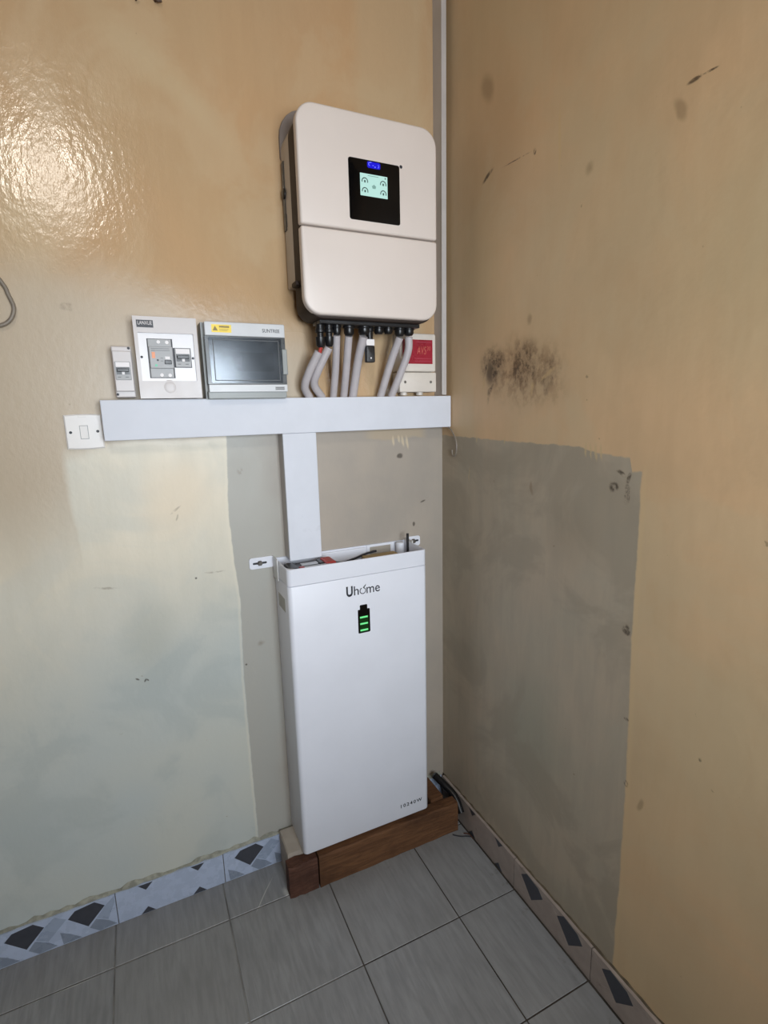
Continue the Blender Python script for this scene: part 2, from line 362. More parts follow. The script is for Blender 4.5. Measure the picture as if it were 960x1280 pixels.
    run = t.maxm(t.seg(t.wobble(Y, 0.006, 20), Z, (-0.503, 2.15), (-0.511, 1.97), 0.005), t.seg(Ye, Z, (-0.16, 1.30), (-0.16, 1.24), 0.003))
    col = t.mix(t.mul(run, 0.4), col, lin((206, 176, 124)))
    col = t.mix(t.mul(t.sm(t.noise(44, 2), 0.75, 0.79), 0.5), col, lin((112, 92, 66)))
    h = t.math('ADD', t.noise(30, 3), t.math('MULTIPLY', t.noise(6, 2), 1.5))
    t.bump(h, 0.13, 0.006)
    return t.done(col, t.math('MULTIPLY_ADD', patch, 0.12, 0.46), 0.45)

MW_B, MW_R = wall_back_mat(), wall_right_mat()
MW_P = plain('tan_paint', (132, 110, 88), 0.5, 0.05, 3.0)
MCEIL = plain('ceiling_paint', (170, 160, 146), 0.7, 0.03, 3.0)

def floor_tile_mat():
    t = NT('grey_stone_tile'); X, Y, Z = t.sep(t.co)
    oi = t.n('ShaderNodeObjectInfo'); rnd = oi.outputs['Random']
    st = t.sm(t.noise(10, 4, 0.6, vec=t.scale(t.co, (7.0, 0.9, 1)), dist=0.3), 0.3, 0.7)
    cl = t.sm(t.noise(4, 4, 0.6), 0.3, 0.7)
    col = t.mix(st, lin((130, 131, 132)), lin((149, 150, 151)))
    col = t.mix(t.mul(cl, 0.4), col, lin((118, 118, 118)))
    col = t.mix(t.mul(rnd, 0.35), col, lin((134, 132, 128)))
    Xe = t.wobble(X, 0.01, 12)
    scr = t.mul(t.maxm(t.seg(Xe, Y, (-0.672, -0.049), (-0.762, -0.170), 0.0022), t.seg(X, t.wobble(Y, 0.01, 15), (-1.40, -0.1475), (-1.15, -0.151), 0.002), t.ell(Xe, Y, -0.655, -0.135, 0.012, 0.03, 0.2, 0.8)), 0.55)
    col = t.mix(scr, col, lin((205, 203, 196)))
    dirt = t.mul(t.sm(t.noise(16, 5, 0.7), 0.58, 0.75), t.maxm(t.sm(X, -0.12, -0.02), t.mul(t.sm(Y, -0.22, -0.16), t.sm(X, -0.70, -0.60))), 0.6)
    col = t.mix(dirt, col, lin((84, 72, 60)))
    t.bump(st, 0.05, 0.002)
    return t.done(col, t.math('MULTIPLY_ADD', cl, 0.1, 0.36), 0.4)
M_FT = floor_tile_mat()
def grout_mat():
    t = NT('floor_grout'); X, Y, Z = t.sep(t.co); n = t.sm(t.noise(9, 4), 0.3, 0.7)
    col = t.mix(n, lin((58, 52, 47)), lin((80, 73, 66)))
    col = t.mix(t.sm(t.wobble(X, 0.12, 6), -0.48, -0.62), col, t.mix(n, lin((104, 102, 100)), lin((150, 148, 144))))
    return t.done(col, 0.9, 0.2)
M_GROUT = grout_mat()
M_MORT = plain('old_mortar', (146, 146, 134), 0.85, 0.25, 50, bump=0.6, dirt=((96, 90, 76), 22, 0.7))
M_MORTD = plain('dirty_mortar', (96, 84, 66), 0.9, 0.3, 40, bump=0.6, dirt=((40, 32, 24), 14, 0.9))
M_SK0 = plain('skirting_glaze_blue_grey', (172, 184, 206), 0.28, 0.06, 30)
M_SK1 = plain('skirting_glaze_slate', (60, 62, 70), 0.32, 0.08, 60)
M_SK2 = plain('skirting_glaze_mid_blue', (150, 162, 182), 0.28, 0.06, 30)
M_SK3 = plain('skirting_glaze_grey', (130, 140, 156), 0.28, 0.06, 30)
M_SKR = plain('skirting_glaze_warm_grey', (158, 145, 136), 0.35, 0.08, 30, dirt=((84, 70, 56), 14, 0.7))

# ------------------------------------------------------------------ room
CEIL = 3.0
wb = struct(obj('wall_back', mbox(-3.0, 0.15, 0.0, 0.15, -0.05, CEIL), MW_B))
wr = struct(obj('wall_right', mbox(0.0, 0.15, WY, 0.0, -0.05, CEIL), MW_R))
struct(obj('wall_left', mbox(-3.15, -3.0, WY, 0.0, -0.05, CEIL), MW_P))
bm = bmesh.new(); frame(bm, -3.15, 0.15, -0.05, CEIL, WX0, WX1, WZ0, WZ1, WY - 0.15, WY)
struct(obj('wall_front', bm, MW_P))
struct(obj('ceiling', mbox(-3.15, 0.15, WY - 0.15, 0.15, CEIL, CEIL + 0.1), MCEIL))
M_WF = plain('window_frame_paint', (225, 222, 214), 0.4)
bm = bmesh.new(); frame(bm, WX0, WX1, WZ0, WZ1, WX0 + 0.03, WX1 - 0.03, WZ0 + 0.03, WZ1 - 0.03, WY - 0.06, WY - 0.02)
xm = (WX0 + WX1) / 2; box(bm, xm - 0.02, xm + 0.02, WY - 0.06, WY - 0.02, WZ0 + 0.03, WZ1 - 0.03)
struct(obj('window_1', bm, M_WF))

# floor: recessed grout bed, every tile a piece of its own
fl = struct(obj('floor', mbox(-3.0, 0.0, WY, 0.0, -0.05, -0.003), M_GROUT))
JX = [-0.0145, -0.217] + [-0.217 - 0.306 * k for k in range(1, 10)]
JX[-1] = -3.0
JY = [0.0, -0.146] + [-0.146 - 0.2965 * k for k in range(1, 9)]
JY[-1] = WY
for i in range(len(JX) - 1):
    for j in range(len(JY) - 1):
        g = 0.0016
        x1, x0, y1, y0 = JX[i] - g, JX[i + 1] + g, JY[j] - g, JY[j + 1] + g
        if x1 - x0 < 0.02 or y1 - y0 < 0.02: continue
        dz = random.uniform(-0.0006, 0.0003)
        o = obj('tile', mbox(x0, x1, y0, y1, -0.003, 0.0 + dz, bev=0.0012, seg=1), M_FT, fl)

# skirting: tiles printed with slate pentagons (design a) or small triangles (design b)
def skirt_tile(parent, a0, a1, wall, design, phase):
    """a runs along the wall (x for the back wall, y for the right one); tile spans a0..a1"""
    H, T = 0.1035, 0.012
    bm = bmesh.new()
    polys = []
    if design == 'a':
        for c in (phase, phase + 0.150):
            polys.append((1, [(c - 0.047, 0.077), (c - 0.028, 0.096), (c + 0.022, 0.102), (c + 0.046, 0.080), (c - 0.001, 0.031)]))
            polys.append((2, [(c + 0.046, 0.078), (c + 0.072, 0.100), (c + 0.100, 0.080), (c + 0.050, 0.030), (c + 0.022, 0.048)]))
            polys.append((3, [(c + 0.020, 0.046), (c + 0.050, 0.027), (c + 0.070, 0.006), (c + 0.026, 0.002), (c + 0.002, 0.024)]))
            polys.append((3, [(c - 0.070, 0.044), (c - 0.046, 0.028), (c - 0.020, 0.004), (c - 0.066, 0.003)]))
    else:
        for c in (phase, phase + 0.148):
            polys.append((1, [(c - 0.020, 0.1015), (c + 0.020, 0.1015), (c, 0.081)]))
            polys.append((1, [(c - 0.020, 0.002), (c, 0.022), (c + 0.020, 0.002)]))
    def P(a, d, z):
        return (a, -d, z) if wall == 'back' else (-d, a, z)
    def pr(pts, d0, d1, mi):
        rings(bm, [[P(a, d0, z) for a, z in pts], [P(a, d1, z) for a, z in pts]], mi=mi)
    g = 0.0013
    pr([(a0 + g, 0.001), (a1 - g, 0.001), (a1 - g, H), (a0 + g, H)], 0.002, T, 0)
    for mi, pts in polys:
        q = [(min(max(a, a0 + 0.003), a1 - 0.003), z) for a, z in pts]
        if max(a for a, z in q) - min(a for a, z in q) < 0.008: continue
        pr(q, T - 0.001, T + 0.0003 + 0.0001 * (mi == 1), mi)
    return obj('tile', bm, [M_SK0 if wall == 'back' else M_SKR, M_SK1, M_SK2 if wall == 'back' else M_SKR, M_SK3 if wall == 'back' else M_SKR], parent)
def lip(parent, wall, a0, a1, n, seed):
    """uneven mortar ridge along the top of the skirting"""
    rnd = random.Random(seed); bm = bmesh.new(); R = []
    for k in range(n + 1):
        a = a0 + (a1 - a0) * k / n; h = rnd.uniform(0.002, 0.016) * (1 if wall == 'back' else 0.45); d = rnd.uniform(0.006, 0.0108) * (1 if wall == 'back' else 0.45); e = rnd.uniform(-0.001, 0.0015)
        pts = [(0.0, 0.1035), (d, 0.1035 + e), (d * 0.8, 0.1035 + h * 0.5), (0.001, 0.1035 + h), (0.0, 0.1035 + h)]
        R.append([(a, -q, z) if wall == 'back' else (-q, a, z) for q, z in pts])
    rings(bm, R); return obj('mortar_ridge', bm, M_MORT if wall == 'back' else M_MORTD, parent)
bb = struct(obj('baseboard_back', mbox(-3.0, -0.013, -0.002, 0.0, 0.0, 0.1035), M_GROUT))
br = struct(obj('baseboard_right', mbox(-0.002, 0.0, WY + 0.01, 0.0, 0.0, 0.1035), M_GROUT))
k = 0; a = -0.8205 + 0.306 * 2
while a > -2.9:
    a1 = min(a + 0.306, -0.0125)
    if a1 - a > 0.01: skirt_tile(bb, a, a1, 'back', 'ab'[k % 2] if k != 1 else 'b', a + 0.081)
    a -= 0.306; k += 1
k = 0; a = -0.1285
while a > WY + 0.31:
    a0 = a - 0.3068; design = 'b' if k == 0 else 'a'
    skirt_tile(br, a0, a, 'right', design, a0 + 0.0765); a = a0; k += 1
skirt_tile(br, -0.1285, -0.013, 'right', 'a', -0.085)
lip(bb, 'back', -2.95, -0.015, 150, 3); lip(br, 'right', WY + 0.02, -0.015, 120, 4)

# ------------------------------------------------------------------ object materials
M_PVC = plain('white_pvc', (211, 214, 222), 0.55, 0.03, 9, spec=0.2, dirt=((168, 170, 176), 9, 0.4))
M_PVC2 = plain('grey_white_pvc', (186, 180, 176), 0.4, 0.05, 12)
M_WHITE = plain('white_powder_coat', (222, 224, 232), 0.38, 0.015, 8)
M_WSIDE = plain('white_powder_coat_side', (214, 214, 212), 0.4, 0.02, 8)
M_INV = plain('warm_white_cover', (214, 203, 195), 0.4, 0.015, 5)
M_BROWN = plain('dark_brown_frame', (52, 42, 37), 0.55, 0.08, 20, spec=0.2)
M_BEIGE = plain('beige_aluminium', (176, 166, 154), 0.4, 0.05, 20)
M_CAP = plain('grey_corner_cap', (120, 110, 104), 0.4, 0.08, 20)
M_BLACK = plain('black_plastic', (22, 22, 24), 0.35, 0.1, 40)
M_GLOSSB = plain('black_glass', (9, 9, 10), 0.12, 0.05, 10, spec=0.25)
M_DGREY = plain('dark_grey_plastic', (58, 60, 62), 0.4, 0.08, 30)
M_MGREY = plain('mid_grey_plastic', (150, 150, 150), 0.4, 0.05, 30)
M_BOX = plain('breaker_box_grey_white', (196, 190, 188), 0.38, 0.03, 15)
M_BOXI = plain('breaker_box_white_insert', (222, 220, 222), 0.35, 0.03, 25, dirt=((190, 186, 186), 30, 0.4))
M_SUNL = plain('light_grey_abs', (196, 198, 200), 0.35, 0.03, 15)
M_SUND = plain('mid_grey_abs', (140, 144, 142), 0.4, 0.04, 15)
M_COND = plain('grey_flex_conduit', (182, 176, 178), 0.4, 0.05, 30)
M_RED = plain('red_plastic', (168, 44, 40), 0.4, 0.1, 40)
M_LABR = plain('crimson_label', (150, 22, 44), 0.3, 0.06, 30)
M_LABL = plain('pale_red_print', (196, 96, 84), 0.4, 0.1, 60)
M_LABS = plain('rose_print', (164, 54, 72), 0.4, 0.05, 60)
M_YEL = plain('yellow_label', (236, 206, 52), 0.4, 0.05, 30)
M_INK = plain('dark_ink', (34, 36, 44), 0.5, 0.05, 40)
M_GINK = plain('grey_ink', (96, 98, 100), 0.5, 0.05, 40)
M_WINK = plain('white_ink', (232, 228, 228), 0.5, 0.03, 40)
M_STEEL = plain('zinc_screw', (120, 116, 110), 0.35, 0.1, 60, metal=0.8)
M_CREAM = plain('cream_plastic', (214, 206, 196), 0.4, 0.04, 15, dirt=((186, 172, 160), 20, 0.35))
M_ALU = plain('silver_bar', (186, 190, 196), 0.4, 0.1, 60)
M_WIRE = plain('grey_cable_sheath', (128, 118, 106), 0.45, 0.1, 60)
M_ORANGE = plain('orange_mark', (224, 130, 70), 0.4); M_GREENP = plain('green_mark', (90, 190, 150), 0.4)
M_KRAFT = plain('brown_card', (176, 150, 104), 0.7, 0.1, 40)
M_LCD = glow('lit_lcd', (176, 216, 208), 0.9)
M_BLUE = glow('blue_led_window', (8, 8, 200), 0.9); M_BLUE2 = glow('blue_led_stroke', (110, 120, 255), 1.3)
M_GRN = glow('green_led_bar', (110, 225, 140), 1.0); M_GRN2 = glow('dim_green_glow', (6, 56, 14), 0.5)
def smoked():
    t = NT('smoked_clear_plastic'); t.t.links.clear()
    tr = t.n('ShaderNodeBsdfTransparent'); tr.inputs[0].default_value = (0.42, 0.45, 0.48, 1)
    gl = t.n('ShaderNodeBsdfGlossy'); gl.inputs['Roughness'].default_value = 0.16; gl.inputs[0].default_value = (0.85, 0.9, 0.95, 1)
    df = t.n('ShaderNodeBsdfDiffuse'); df.inputs[0].default_value = (*lin((104, 112, 120)), 1)
    fr = t.n('ShaderNodeFresnel'); fr.inputs[0].default_value = 1.5
    m1 = t.n('ShaderNodeMixShader'); m2 = t.n('ShaderNodeMixShader')
    haze = t.math('MULTIPLY_ADD', t.sm(t.noise(16, 4), 0.35, 0.75), 0.25, 0.12)
    t.l(haze, m1.inputs[0]); t.t.links.new(tr.outputs[0], m1.inputs[1]); t.t.links.new(df.outputs[0], m1.inputs[2])
    t.l(fr.outputs[0], m2.inputs[0]); t.t.links.new(m1.outputs[0], m2.inputs[1]); t.t.links.new(gl.outputs[0], m2.inputs[2])
    t.t.links.new(t.tc.outputs['Object'], [n for n in t.t.nodes if n.bl_idname == 'ShaderNodeTexNoise'][0].inputs['Vector'])
    t.t.links.new(m2.outputs[0], t.out.inputs[0]); return t.m
M_SMOKE = smoked()
def wood(name, c0, c1, c2):
    t = NT(name); v = t.scale(t.co, (1.6, 14, 16))
    g = t.sm(t.noise(5, 5, 0.65, vec=v, dist=1.2), 0.3, 0.7); k = t.sm(t.noise(7, 4), 0.45, 0.75)
    col = t.mix(g, lin(c0), lin(c1)); col = t.mix(t.mul(k, 0.7), col, lin(c2))
    t.bump(g, 0.5, 0.002); return t.done(col, 0.75, 0.25)
M_WOOD = wood('old_brown_board', (112, 78, 52), (88, 59, 39), (56, 36, 24))
M_WOOD2 = wood('reddish_end_board', (104, 72, 58), (80, 52, 42), (48, 31, 24))
M_WOODC = plain('weathered_pale_board', (166, 156, 144), 0.8, 0.1, 12, dirt=((120, 84, 62), 16, 0.8))

def screw(parent, x, y, z, r, m=None, name='screw'):
    return obj(name, mlathe([(r, 0.0), (r, -0.0012), (r * 0.7, -0.0018)], (x, y, z), 'y', 12), m or M_INK, parent)

# ------------------------------------------------------------------ cable trunking
t = thing('cable_trunking', 'long white horizontal cable trunking below the breaker boxes', 'trunking', (-0.505, 0, 1.414))
obj('channel', mbox(-1.0045, -0.003, -0.050, -0.0003, 1.4155, 1.5113), M_PVC2, t)
obj('lid', mbox(-1.0048, -0.0025, -0.0585, -0.0465, 1.4139, 1.5129, bev=0.002), M_PVC, t)
t = thing('cable_trunking', 'short white vertical trunking dropping into the open battery top', 'trunking', (-0.51, 0, 1.05))
obj('channel', mbox(-0.5585, -0.4625, -0.050, -0.0003, 1.046, 1.4137), M_PVC2, t)
obj('lid', mbox(-0.5599, -0.461, -0.0578, -0.0465, 1.041, 1.4137, bev=0.002), M_PVC, t)
t = thing('cable_trunking', 'narrow grey-white trunking running up the room corner', 'trunking', (-0.02, 0, 1.515))
obj('channel', mbox(-0.0295, -0.0145, -0.044, -0.0003, 1.516, 2.99), M_PVC2, t)
obj('lid', mbox(-0.0302, -0.0138, -0.0502, -0.042, 1.516, 2.99, bev=0.0015), M_PVC2, t)

# ------------------------------------------------------------------ inverter
X0, X1 = -0.511, -0.1195
t = thing('solar_inverter', 'white wall-mounted inverter with black display panel and rounded corners', 'inverter', (-0.315, 0, 1.715))
INV = t
obj('chassis', mpillow(X0 + 0.004, X1 - 0.004, 1.808, 2.195, (0.004, 0.004, 0.04, 0.04), -0.012, -0.086, 0.003), M_BEIGE, t, True)
mp = obj('grey_corner_shape', mpillow(-0.508, -0.124, 2.135, 2.268, (0.01, 0.01, 0.075, 0.075), -0.0005, -0.0110, 0.002), plain('flat_grey', (132, 122, 116), 0.5, 0.08, 14, spec=0.3), t, True)  # flat grey rounded shape rising above the cover
mp['label'] = 'flat grey shape showing behind the upper corner'
obj('middle_frame', mpillow(X0 + 0.0035, X1 - 0.0035, 1.80, 2.198, (0.01, 0.01, 0.042, 0.042), -0.086, -0.153, 0.001), M_BROWN, t, True)
obj('wiring_compartment', mpillow(X0 + 0.012, X1 - 0.006, 1.7135, 1.81, (0.04, 0.04, 0.004, 0.004), -0.055, -0.153, 0.002), M_BROWN, t, True)
obj('upper_cover', mpillow(X0, X1, 1.9325, 2.2075, (0.006, 0.006, 0.047, 0.047), -0.148, -0.170, 0.006, n=10), M_INV, t, True)
obj('lower_cover', mpillow(X0, X1, 1.7195, 1.9285, (0.045, 0.045, 0.006, 0.006), -0.148, -0.170, 0.006, n=10), M_INV, t, True)
obj('latch', mbox(X0 - 0.003, X0 + 0.02, -0.110, -0.070, 1.800, 1.812, bev=0.003), M_BROWN, t)
# dark rotary isolator and vents on the left flank
s = obj('side_switch', mbox(X0 + 0.0015, X0 + 0.006, -0.034, -0.014, 1.955, 2.125, bev=0.002), M_BLACK, t)
obj('knob', mlathe([(0.013, 0.0), (0.013, -0.003), (0.010, -0.005)], (X0 + 0.0018, -0.031, 2.045), 'x', 18), M_BLACK, s, True)
obj('vent', mbox(X0 + 0.0020, X0 + 0.006, -0.038, -0.020, 1.962, 1.995, bev=0.002), M_BLACK, s)
# display
d = obj('display_panel', mpillow(-0.3795, -0.2345, 1.957, 2.1015, 0.006, -0.168, -0.1716, 0.0008), M_GLOSSB, t, True)
lc = obj('screen', mpillow(-0.3485, -0.271, 2.0165, 2.0690, 0.001, -0.171, -0.1720, 0.0002), M_LCD, d)
lc['label'] = 'lit pale green status screen with four gauges'
d.name = 'display_panel'
def arc(bm, cx, cz, r0, r1, a0, a1, y, n=14):
    P = [(cx + r1 * math.cos(a0 + (a1 - a0) * k / n), cz + r1 * math.sin(a0 + (a1 - a0) * k / n)) for k in range(n + 1)]
    P += [(cx + r0 * math.cos(a1 + (a0 - a1) * k / n), cz + r0 * math.sin(a1 + (a0 - a1) * k / n)) for k in range(n + 1)]
    V = [bm.verts.new((x, y, z)) for x, z in P]
    for k in range(n): bm.faces.new((V[k], V[k + 1], V[2 * n - k], V[2 * n + 1 - k]))
M_LINK = plain('lcd_segment', (62, 84, 82), 0.5)
M_LINK2 = plain('lcd_segment_faint', (128, 168, 160), 0.5)
for gx, gz in ((-0.3355, 2.0505), (-0.3355, 2.0275), (-0.2835, 2.0495), (-0.2835, 2.0270)):
    bm = bmesh.new(); arc(bm, gx, gz, 0.0066, 0.0090, -0.35, PI * 1.08, -0.17225)
    obj('gauge_arc', bm, M_LINK, d)
    obj('gauge_icon', mbox(gx - 0.002, gx + 0.0022, -0.1723, -0.1721, gz - 0.003, gz + 0.0025), M_LINK, d)
obj('status_icon', mbox(-0.2785, -0.2755, -0.1723, -0.1721, 2.0625, 2.0660), M_LINK, d)
bm = bmesh.new(); poly(bm, [(-0.316, 2.0415), (-0.310, 2.0455), (-0.304, 2.0415), (-0.306, 2.0360), (-0.314, 2.0360)], -0.1721, -0.1723); box(bm, -0.327, -0.297, -0.1723, -0.1721, 2.0640, 2.0655)
obj('house_symbol', bm, M_LINK2, d)
obj('indicator_light', mpillow(-0.3275, -0.2905, 2.0835, 2.0985, 0.004, -0.171, -0.1718, 0.0002), M_BLUE, d)
bm = bmesh.new(); arc(bm, -0.320, 2.0925, 0.0030, 0.0044, 0.9, 2 * PI - 1.6, -0.17195); arc(bm, -0.2985, 2.0900, 0.0030, 0.0042, -1.4, 1.2, -0.17195)
box(bm, -0.3125, -0.3095, -0.1720, -0.1718, 2.0895, 2.0910); box(bm, -0.3070, -0.3040, -0.1720, -0.1718, 2.0860, 2.0885); box(bm, -0.3195, -0.3150, -0.1720, -0.1718, 2.0965, 2.0975)
obj('indicator_strokes', bm, M_BLUE2, d)
obj('sensor_dot', mlathe([(0.0042, 0.001), (0.0042, -0.0005), (0.002, -0.0012)], (-0.2295, -0.170, 2.1005), 'y', 14), M_INK, t)
# cable glands under the inverter
def gland(x, y, z0, z1, r):
    h = z0 - z1; bm = bmesh.new()
    lathe(bm, [(r * 0.8, 0.002), (r * 0.8, -h * .1), (r * 1.18, -h * .12), (r * 1.18, -h * .42), (r, -h * .46), (r, -h * .8), (r * .72, -h)], (x, y, z0), 'z', 10)
    return obj('cable_gland', bm, M_BLACK, INV, True)
def connector(x, y, z0, z1, r):
    h = z0 - z1; bm = bmesh.new()
    lathe(bm, [(r, 0.002), (r, -h * .30), (r * 1.15, -h * .32), (r * 1.15, -h * .42), (r * .78, -h * .45), (r * .78, -h * .58), (r * 1.1, -h * .6), (r * 1.0, -h * .92), (r * .6, -h)], (x, y, z0), 'z', 12)
    return obj('solar_connector', bm, M_BLACK, INV, True)
ZB = 1.7135
connector(-0.450, -0.10, ZB, 1.645, 0.0118); connector(-0.4245, -0.10, ZB, 1.648, 0.0118)
for x, z1, r in ((-0.401, 1.682, 0.010), (-0.365, 1.681, 0.013), (-0.319, 1.685, 0.015), (-0.273, 1.688, 0.012), (-0.2435, 1.690, 0.012), (-0.2065, 1.685, 0.013), (-0.1755, 1.688, 0.013)):
    gland(x, -0.10, ZB, z1 - 0.002, r * 1.12)
bm = bmesh.new(); box(bm, -0.460, -0.155, -0.13, -0.07, 1.704, 1.7145, bev=0.002); obj('gland_plate', bm, M_BLACK, t)
# data logger stick
t = thing('data_logger', 'black data logger stick with a white band under the inverter', 'logger', (-0.301, -0.095, 1.608))
bm = mpillow(-0.314, -0.288, 1.608, 1.6545, 0.004, -0.088, -0.104, 0.002); obj('body', bm, M_BLACK, t, True)
obj('band', mpillow(-0.3135, -0.2885, 1.6545, 1.672, 0.002, -0.0885, -0.1035, 0.001), M_WINK, t)
obj('cap', mlathe([(0.010, 0), (0.010, 0.02), (0.012, 0.022), (0.012, 0.036)], (-0.301, -0.096, 1.672), 'z', 14), M_BLACK, t, True)
obj('port_mark', mbox(-0.303, -0.299, -0.1044, -0.1035, 1.618, 1.622), M_WINK, t)

# flexible conduits from the inverter into the trunking
def conduit(pts, r, label):
    t = thing('cable_conduit', label, 'conduit', pts[-1], 'grey conduits under the inverter')
    bm = bmesh.new(); tube(bm, pts, r, 14, 8); obj('sleeve', bm, M_COND, t, True)
    return t
ZT = 1.5132
c1 = conduit([(-0.456, -0.100, 1.634), (-0.479, -0.077, 1.582), (-0.486, -0.052, 1.542), (-0.468, -0.034, ZT)], 0.0115, 'grey conduit bending outwards with a red wire at its top')
obj('red_wire', mtube([(-0.449, -0.100, 1.648), (-0.454, -0.100, 1.628)], 0.005, 8, 2), M_RED, c1, True)
conduit([(-0.4265, -0.100, 1.646), (-0.452, -0.077, 1.588), (-0.458, -0.052, 1.550), (-0.430, -0.034, ZT)], 0.0115, 'strongly bent grey conduit hanging from the long black connector beside the red wire')
conduit([(-0.402, -0.100, 1.679), (-0.396, -0.065, 1.594), (-0.394, -0.030, ZT)], 0.0105, 'straight grey conduit behind the two long black connectors')
conduit([(-0.366, -0.100, 1.678), (-0.363, -0.065, 1.595), (-0.361, -0.030, ZT)], 0.0110, 'straight pinkish-grey conduit standing alone between its neighbours')
conduit([(-0.321, -0.100, 1.679), (-0.327, -0.068, 1.615), (-0.333, -0.032, ZT)], 0.0125, 'thick grey conduit in front of the black data logger')
conduit([(-0.206, -0.100, 1.680), (-0.223, -0.068, 1.608), (-0.242, -0.034, ZT)], 0.0115, 'slanting grey conduit just beside the red labelled protector')
conduit([(-0.1755, -0.100, 1.683), (-0.176, -0.088, 1.632), (-0.210, -0.045, ZT)], 0.0115, 'slanting grey conduit crossing the red label of the protector')

# ------------------------------------------------------------------ voltage protector
t = thing('voltage_protector', 'cream voltage protector box with a crimson label reading AVS30', 'protector', (-0.117, 0, 1.525))
obj('body', mpillow(-0.1800, -0.0535, 1.5875, 1.7015, 0.006, -0.0003, -0.050, 0.004), M_CREAM, t, True)
tc = obj('terminal_cover', mpillow(-0.1835, -0.0530, 1.5255, 1.5855, 0.004, -0.0003, -0.052, 0.003), M_CREAM, t, True)
for x in (-0.165, -0.074): screw(tc, x, -0.052, 1.556, 0.0042, M_STEEL)
for x in (-0.160, -0.103): obj('cable_spout', mlathe([(0.011, 0), (0.011, -0.0095)], (x, -0.030, 1.526), 'z', 14), M_CREAM, t, True)
lb = obj('label_plate', mbox(-0.1710, -0.0660, -0.0510, -0.0495, 1.6110, 1.6830), M_LABR, t)
for z in (1.676, 1.627, 1.619): obj('print_line', mbox(-0.125 if z > 1.65 else -0.130, -0.070, -0.0513, -0.0508, z - 0.0014, z + 0.0014), M_LABS, lb)
text('lettering', 'AVS', -0.1220, 1.6395, -0.0511, 0.024, M_LABL, lb, width=0.034, bold=0.006, shear=0.18)
text('lettering', '30', -0.0865, 1.6515, -0.0511, 0.0125, M_LABL, lb, width=0.014, shear=0.1)
obj('indicator_lamp', mlathe([(0.0022, 0), (0.0022, -0.001)], (-0.166, -0.0509, 1.6385), 'y', 10), M_WINK, lb)

# ------------------------------------------------------------------ breaker boxes
def breaker(parent, x0, x1, z0, z1, y):
    """miniature breaker face: pale body, dark toggle slot with a lever"""
    b = obj('breaker', mpillow(x0, x1, z0, z1, 0.002, y + 0.010, y, 0.001), M_MGREY, parent)
    w, h = x1 - x0, z1 - z0
    obj('print_field', mbox(x0 + w * .08, x1 - w * .05, y - 0.0004, y + 0.001, z0 + h * .68, z1 - h * .04), M_WINK, b)
    obj('toggle_slot', mbox(x0 + w * .08, x1 - w * .08, y - 0.0008, y + 0.001, z0 + h * .30, z0 + h * .70), M_BLACK, b)
    obj('toggle', mbox(x0 + w * .13, x1 - w * .13, y - 0.006, y, z0 + h * .44, z0 + h * .62, bev=0.001), M_BLACK, b)
    obj('toggle_mark', mbox(x0 + w * .42, x0 + w * .60, y - 0.0012, y, z0 + h * .30, z0 + h * .44), M_WINK, b)
    for k in (0.14, 0.62): obj('print_mark', mbox(x0 + w * k, x0 + w * (k + .2), y - 0.0003, y + 0.001, z0 + h * .14, z0 + h * .18), M_GINK, b)
    return b
t = thing('breaker_box', 'small grey-white box holding one breaker, beside the larger breaker boxes', 'breaker box', (-0.944, 0, 1.519))
bm = bmesh.new()
pillow(bm, -0.9675, -0.9225, 1.5185, 1.6410, 0.003, -0.0003, -0.050, 0.003)
pillow(bm, -0.9660, -0.9240, 1.5330, 1.6290, 0.002, -0.049, -0.060, 0.002)
obj('enclosure', bm, M_BOX, t)
breaker(t, -0.9635, -0.9285, 1.5600, 1.6040, -0.0615)
screw(t, -0.9285, -0.050, 1.6365, 0.003); screw(t, -0.9635, -0.050, 1.5260, 0.003)

t = thing('breaker_box', 'grey-white box with an open white front showing a residual current breaker', 'breaker box', (-0.84, 0, 1.515))
bm = bmesh.new()
box(bm, -0.911, -0.770, -0.050, -0.0003, 1.517, 1.708)
frame(bm, -0.9135, -0.7675, 1.5150, 1.7105, -0.9050, -0.7770, 1.5575, 1.6725, -0.045, -0.070)
obj('enclosure', bm, M_BOX, t)
ins = obj('insert_plate', mbox(-0.9050, -0.7770, -0.064, -0.050, 1.5575, 1.6725), M_BOXI, t)
screw(ins, -0.9010, -0.064, 1.6150, 0.003); screw(ins, -0.7815, -0.064, 1.6140, 0.003)
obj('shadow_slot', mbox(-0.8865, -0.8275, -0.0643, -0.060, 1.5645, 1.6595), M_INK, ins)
rc = obj('residual_current_breaker', mbox(-0.8845, -0.8305, -0.0665, -0.060, 1.5655, 1.6585, bev=0.001), M_MGREY, t)
obj('raised_face', mbox(-0.8835, -0.8290, -0.0715, -0.066, 1.5880, 1.6400, bev=0.001), M_MGREY, rc)
for x, z in ((-0.8600, 1.6515), (-0.8405, 1.6510), (-0.8590, 1.5720), (-0.8400, 1.5715)):
    obj('terminal_hole', mlathe([(0.0042, 0), (0.0042, -0.0008)], (x, -0.0664, z), 'y', 12), M_WINK, rc)
obj('test_button', mbox(-0.8500, -0.8340, -0.0770, -0.071, 1.5980, 1.6075, bev=0.001), M_DGREY, rc)
obj('white_tab', mbox(-0.8480, -0.8370, -0.0725, -0.071, 1.6100, 1.6165), M_WINK, rc)
obj('orange_light', mbox(-0.8780, -0.8705, -0.0722, -0.071, 1.6120, 1.6270), M_ORANGE, rc)
obj('black_button', mlathe([(0.0025, 0), (0.0025, -0.001)], (-0.8655, -0.0714, 1.6075), 'y', 10), M_INK, rc)
obj('green_light', mlathe([(0.003, 0), (0.003, -0.001)], (-0.8700, -0.0714, 1.5950), 'y', 10), M_GREENP, rc)
